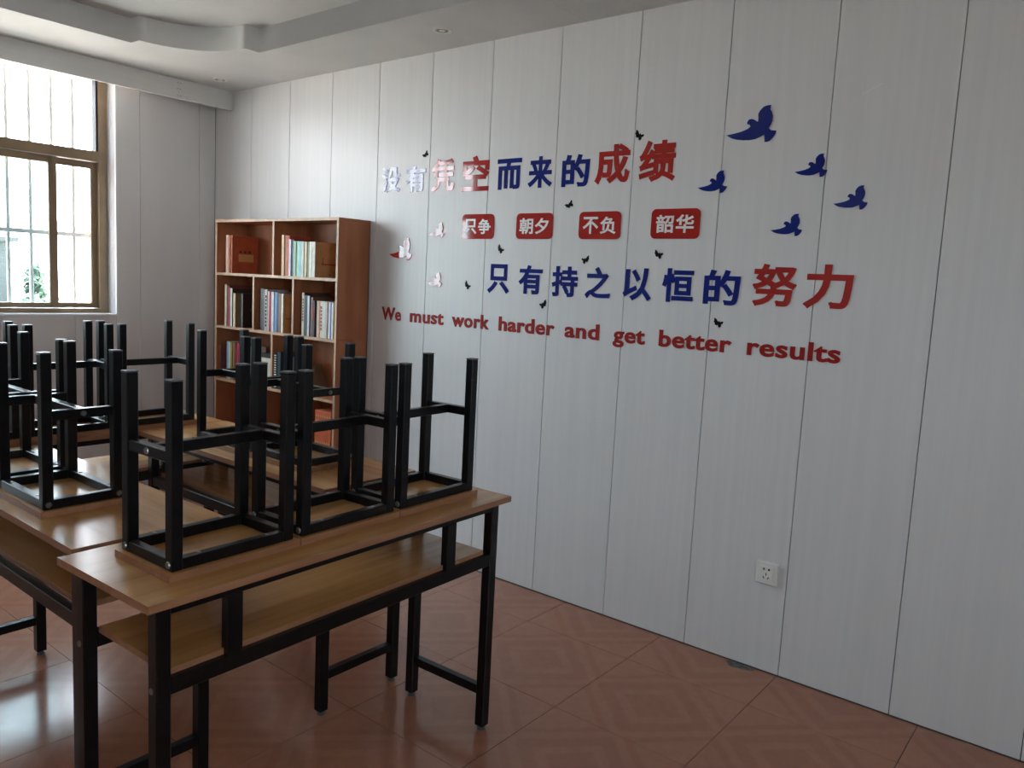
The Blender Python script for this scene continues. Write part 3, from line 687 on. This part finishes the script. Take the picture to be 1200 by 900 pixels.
L2 = [('只', 2.524, 2.389, 1.420, 1.562, 'blue', 'first'), ('有', 2.332, 2.194, 1.425, 1.562, 'blue', 'second'), ('持', 2.137, 1.996, 1.422, 1.561, 'blue', 'third'), ('之', 1.954, 1.822, 1.423, 1.562, 'blue', 'fourth'),
      ('以', 1.760, 1.622, 1.424, 1.563, 'blue', 'fifth'), ('恒', 1.574, 1.432, 1.427, 1.566, 'blue', 'sixth'), ('的', 1.387, 1.236, 1.427, 1.566, 'blue', 'seventh'), ('努', 1.187, 1.017, 1.431, 1.594, 'red', 'eighth'), ('力', 0.990, 0.818, 1.433, 1.596, 'red', 'last')]
for s, yl, yr, z0, z1, c, w in L2:
    tag(put_glyph('chinese_character', s, yl, yr, z0, z1, M[c], 0.030), ('large ' if c == 'red' else '') + c + ' glossy Chinese character ' + s + ', ' + w + ' of the lower line', 'wall letter', 'characters of the lower line of the slogan')
# plaques
def plaque(a, b, z0, z1, txt, lb):
    y0, y1 = a, b
    p = tag(empty('plaque', (0, (y0 + y1) / 2, (z0 + z1) / 2)), lb, 'wall plaque', 'red rounded plaques between the two lines of the slogan')
    hw, hh, r_ = (y1 - y0) / 2, (z1 - z0) / 2, 0.022
    pts = []
    for cx, cy, a0 in ((hw - r_, hh - r_, 0), (-hw + r_, hh - r_, 90), (-hw + r_, -hh + r_, 180), (hw - r_, -hh + r_, 270)):
        pts += [(cx + r_ * math.cos(math.radians(a0 + 15 * k)), cy + r_ * math.sin(math.radians(a0 + 15 * k))) for k in range(7)]
    bm = bmesh.new(); lo = [bm.verts.new((0, y, z)) for y, z in pts]; hi = [bm.verts.new((-0.004, y, z)) for y, z in pts]
    bm.faces.new(lo); bm.faces.new(list(reversed(hi)))
    for i in range(len(pts)): bm.faces.new((lo[i], lo[(i + 1) % len(pts)], hi[(i + 1) % len(pts)], hi[i]))
    obj('plate', mesh('plate', bm, M['red']), p)
    n = 0.080; gap = 0.010; zz = 0.037
    put_glyph('character', txt[0], n + gap / 2, gap / 2, -zz, zz, M['white'], 0.022, 0.0015, p, -0.0041)
    put_glyph('character', txt[1], -gap / 2, -n - gap / 2, -zz, zz, M['white'], 0.022, 0.0015, p, -0.0041)
plaque(2.501, 2.708, 1.682, 1.803, '只争', 'red rounded plaque with white characters 只争, leftmost of the four')
plaque(2.150, 2.361, 1.683, 1.802, '朝夕', 'red rounded plaque with white characters 朝夕, second from the left')
plaque(1.791, 2.005, 1.683, 1.803, '不负', 'red rounded plaque with white characters 不负, third from the left')
plaque(1.425, 1.644, 1.686, 1.808, '韶华', 'red rounded plaque with white characters 韶华, rightmost of the four')
# English line
EN = [('We', 3.284, 3.127), ('must', 3.061, 2.809), ('work', 2.755, 2.503), ('harder', 2.443, 2.106), ('and', 2.052, 1.864), ('get', 1.795, 1.634), ('better', 1.573, 1.250), ('results', 1.189, 0.836)]
em, zb = 0.0950, 1.2425
ordn = ['first', 'second', 'third']
for w, yl, yr in EN:
    a, b, _, _ = bounds(glyph_mesh(w, 0.028)); sx = (yl - yr) / (b - a)
    for i, ch in enumerate(w):
        _, rr, _, _ = bounds(glyph_mesh(w[:i + 1], 0.028)); ga, gb, gc, gd = bounds(glyph_mesh(ch, 0.028))
        right = yl - (rr - a) * sx; left = right + (gb - ga) * sx
        sh = 0.03 * (left - right) ; left -= sh; right += sh
        z0, z1 = zb + (gc + 0.0) * em, zb + gd * em
        cnt = w.count(ch); lb = 'dark red letter ' + ch + ' of the word ' + w
        if cnt > 1: lb = 'dark red letter ' + ch + ', the ' + ordn[w[:i].count(ch)] + ' ' + ch + ' of the word ' + w
        tag(put_glyph('letter', ch, left, right, z0, z1, M['matred'], 0.028, 0.003), lb + ' in the English line', 'wall letter', 'letters of the English line of the slogan')

# ------------------------------------------------------------------ birds and butterflies on the wall
BIRD = [(1.0, 0.268), (0.918, 0.281), (0.836, 0.298), (0.755, 0.318), (0.675, 0.344), (0.574, 0.396), (0.515, 0.453), (0.542, 0.519), (0.582, 0.524), (0.591, 0.573), (0.576, 0.619), (0.556, 0.656), (0.505, 0.668), (0.452, 0.643), (0.391, 0.58), (0.369, 0.577), (0.370, 0.68), (0.38, 0.767), (0.372, 0.813), (0.342, 0.888), (0.28, 0.973), (0.215, 0.998), (0.143, 1.0), (0.153, 0.893), (0.115, 0.81), (0.091, 0.698), (0.095, 0.574), (0.126, 0.453), (0.155, 0.378), (0.095, 0.309), (0.0, 0.29), (0.011, 0.206), (0.05, 0.116), (0.111, 0.029), (0.154, 0.002), (0.21, 0.0), (0.228, 0.206), (0.298, 0.159), (0.408, 0.1), (0.521, 0.085), (0.637, 0.092), (0.779, 0.123), (0.875, 0.165)]
FLY = [(0.0, 0.62), (0.06, 0.78), (0.02, 1.0), (0.22, 0.92), (0.40, 0.66), (0.50, 0.60), (0.56, 0.70), (0.60, 0.70), (0.60, 0.58), (0.72, 0.60), (0.90, 0.66), (1.0, 0.60), (0.90, 0.40), (0.74, 0.34), (0.80, 0.22), (0.72, 0.06), (0.58, 0.0), (0.48, 0.14), (0.44, 0.30), (0.30, 0.22), (0.14, 0.30), (0.12, 0.44)]
def flat_shape(pts, w, h, th, m, name, rot=0.0):
    bm = bmesh.new(); c_, s_ = math.cos(rot), math.sin(rot)
    P = []
    for u, v in pts:
        y, z = (u - 0.5) * w, (v - 0.5) * h; P.append((y * c_ - z * s_, y * s_ + z * c_))
    lo = [bm.verts.new((0, y, z)) for y, z in P]; hi = [bm.verts.new((-th, y, z)) for y, z in P]
    n = len(P)
    for tr in tessellate_polygon([[Vector((y, z, 0)) for y, z in P]]):
        bm.faces.new([lo[i] for i in tr]); bm.faces.new([hi[i] for i in reversed(tr)])
    for i in range(n): bm.faces.new((lo[i], lo[(i + 1) % n], hi[(i + 1) % n], hi[i]))
    return mesh(name, bm, m)
for y, z, w, h, c, lb in [(1.244, 2.116, 0.196, 0.135, 'blue', 'largest blue acrylic dove, highest on the wall'), (1.385, 1.908, 0.121, 0.086, 'blue', 'small blue acrylic dove nearest the plaques, leftmost of the blue ones'),
                          (1.005, 1.951, 0.117, 0.083, 'blue', 'small blue acrylic dove just right of and below the largest one'), (0.856, 1.832, 0.116, 0.084, 'blue', 'rightmost small blue acrylic dove'),
                          (1.076, 1.738, 0.118, 0.082, 'blue', 'lowest small blue acrylic dove, above the large red last characters'), (3.146, 1.626, 0.172, 0.118, 'red', 'largest red acrylic dove, beside the bookcase'),
                          (2.884, 1.726, 0.110, 0.076, 'red', 'small red acrylic dove left of the first plaque, glaring in window light'), (2.886, 1.472, 0.104, 0.077, 'red', 'small red acrylic dove above the word must')]:
    tag(obj('dove', flat_shape(BIRD, w, h, 0.004, M[c], 'dove'), None, (0, y, z)), lb, 'wall bird', c + ' doves on the wall')
for (y, z, s, rot, fl_), lb in zip([(2.985, 2.116, 0.040, -1.0, 1), (1.729, 2.115, 0.044, 0.2, 1), (2.064, 1.838, 0.042, -0.9, 1), (2.451, 1.633, 0.042, 0.3, 1), (2.655, 1.451, 0.042, 0.3, 1), (2.182, 1.382, 0.042, -0.2, -1), (1.962, 1.593, 0.040, 0.0, -1), (1.599, 1.622, 0.041, 0.0, 1), (1.313, 1.356, 0.041, 0.0, 1)],
                        ['above the second upper character', 'above the last two upper characters', 'left above the 不负 plaque', 'below the first plaque', 'left of the lower line, palest', 'below the second lower character', 'above the fourth lower character', 'above the fifth and sixth lower characters', 'below the seventh lower character']):
    pts = [(1 - u, v) for u, v in FLY] if fl_ == 1 else FLY
    tag(obj('butterfly', flat_shape(pts, s, s * 0.95, 0.0015, M['butterfly'], 'butterfly', rot), None, (0, y, z)), 'tiny black butterfly sticker ' + lb, 'wall butterfly', 'black butterfly stickers')

# ------------------------------------------------------------------ power socket
so = tag(empty('power_socket', (0, 1.0295, 0.400)), 'white square five-hole power socket low on the lettered wall', 'socket')
bm = bmesh.new(); box(bm, -0.013, 0.0, -0.044, 0.044, -0.044, 0.044); obj('plate', mesh('plate', bm, M['plastic'], 0.003), so)
bm = bmesh.new(); box(bm, -0.0145, -0.012, -0.026, 0.026, -0.028, 0.030); obj('insert', mesh('insert', bm, M['white'], 0.001), so)
for y, z, ww, hh, rr in ((-0.010, 0.017, 0.0035, 0.004, 0), (0.010, 0.017, 0.0035, 0.004, 0), (0, -0.003, 0.0018, 0.005, 0), (-0.009, -0.017, 0.0018, 0.005, 0.5), (0.009, -0.017, 0.0018, 0.005, -0.5)):
    bm = bmesh.new(); box(bm, -0.0150, -0.0140, -ww, ww, -hh, hh); o_ = obj('pin_hole', mesh('pin_hole', bm, M['hole']), so, (0, y, z)); o_.rotation_euler = (rr, 0, 0)
# cement stain at the foot of the wall
pts = [(0.5 + (0.42 + 0.08 * math.sin(3 * a)) * math.cos(a), 0.5 + (0.42 + 0.08 * math.cos(5 * a)) * math.sin(a)) for a in [2 * math.pi * k / 22 for k in range(22)]]
bm = bmesh.new(); vv = [bm.verts.new(((u - 0.5) * 0.055 - 0.024, (v - 0.5) * 0.13, 0.0008)) for u, v in pts]; vb = [bm.verts.new((v.co.x, v.co.y, 0.0)) for v in vv]
bm.faces.new(vv)
for i in range(len(vv)): bm.faces.new((vb[i], vb[(i + 1) % len(vv)], vv[(i + 1) % len(vv)], vv[i]))
tag(obj('cement_stain', mesh('cement_stain', bm, M['cement']), None, (0, 1.10, 0)), 'grey cement smear on the floor at the foot of the wall below the socket', 'stain')
# torn tape mark high on the wall
bm = bmesh.new(); box(bm, -0.0008, 0, -0.036, 0.036, -0.0012, 0.0012)
o_ = tag(obj('tape_scrap', mesh('tape_scrap', bm, M['white']), None, (0, 0.82, 2.203)), 'short pale scratch-like scrap of tape high on the wall right of the doves', 'tape'); o_.rotation_euler = (math.radians(-25), 0, 0)

# ------------------------------------------------------------------ outside
tag(boxobj('ground', (-60, 60, -30, 80, -0.5, -0.3), M['ground']), kind='structure')
hb = tag(empty('building', (0.2, 14.2, -0.3)), 'washed-out grey building across the yard, seen through the left window pane', 'building')
boxobj('wall', (-5, 1.75, 0, 5, 0, 2.05), M['render'], hb)
boxobj('roof', (-5.1, 1.85, -0.1, 5.1, 2.05, 2.12), M['render'], hb)
for k in range(4):
    boxobj('window', (-4.2 + k * 1.45, -3.5 + k * 1.45, -0.02, 0.0, 0.9, 1.6), M['darkwin'], hb)
def shrub(x, y, h, r_, seed, lb):
    s = tag(empty('shrub', (x, y, -0.3)), lb, 'shrub', 'shrubs in the yard')
    rr = random.Random(seed); bm = bmesh.new()
    for k in range(520):
        a, e, q = rr.uniform(0, 6.283), rr.uniform(-1, 1), rr.random() ** 0.4
        c = Vector((r_ * q * math.cos(a) * math.sqrt(1 - e * e * 0.9), r_ * q * math.sin(a) * math.sqrt(1 - e * e * 0.9), h * 0.6 + h * 0.4 * e * q))
        d1 = Vector((rr.uniform(-1, 1), rr.uniform(-1, 1), rr.uniform(-1, 1))).normalized(); d2 = d1.orthogonal().normalized()
        s_ = 0.09
        bm.faces.new([bm.verts.new(c + d1 * s_), bm.verts.new(c + d2 * s_ * 0.4), bm.verts.new(c - d1 * s_), bm.verts.new(c - d2 * s_ * 0.4)])
    fo = obj('foliage', mesh('foliage', bm, M['leaf']), s); fo['kind'] = 'stuff'
    bm = bmesh.new(); cyl(bm, (0, 0, 0), 0.05, h * 0.6, 'Z', 8, 0.03); obj('stem', mesh('stem', bm, M['trunk']), s)
shrub(2.25, 14.0, 1.75, 0.16, 1, 'slim leafy shrub in the yard behind the left window pane')
shrub(2.05, 13.6, 1.25, 0.22, 2, 'low leafy shrub in the yard beside the washed-out building')
shrub(2.75, 14.5, 1.15, 0.14, 3, 'small low shrub in the yard seen beside the window mullion')
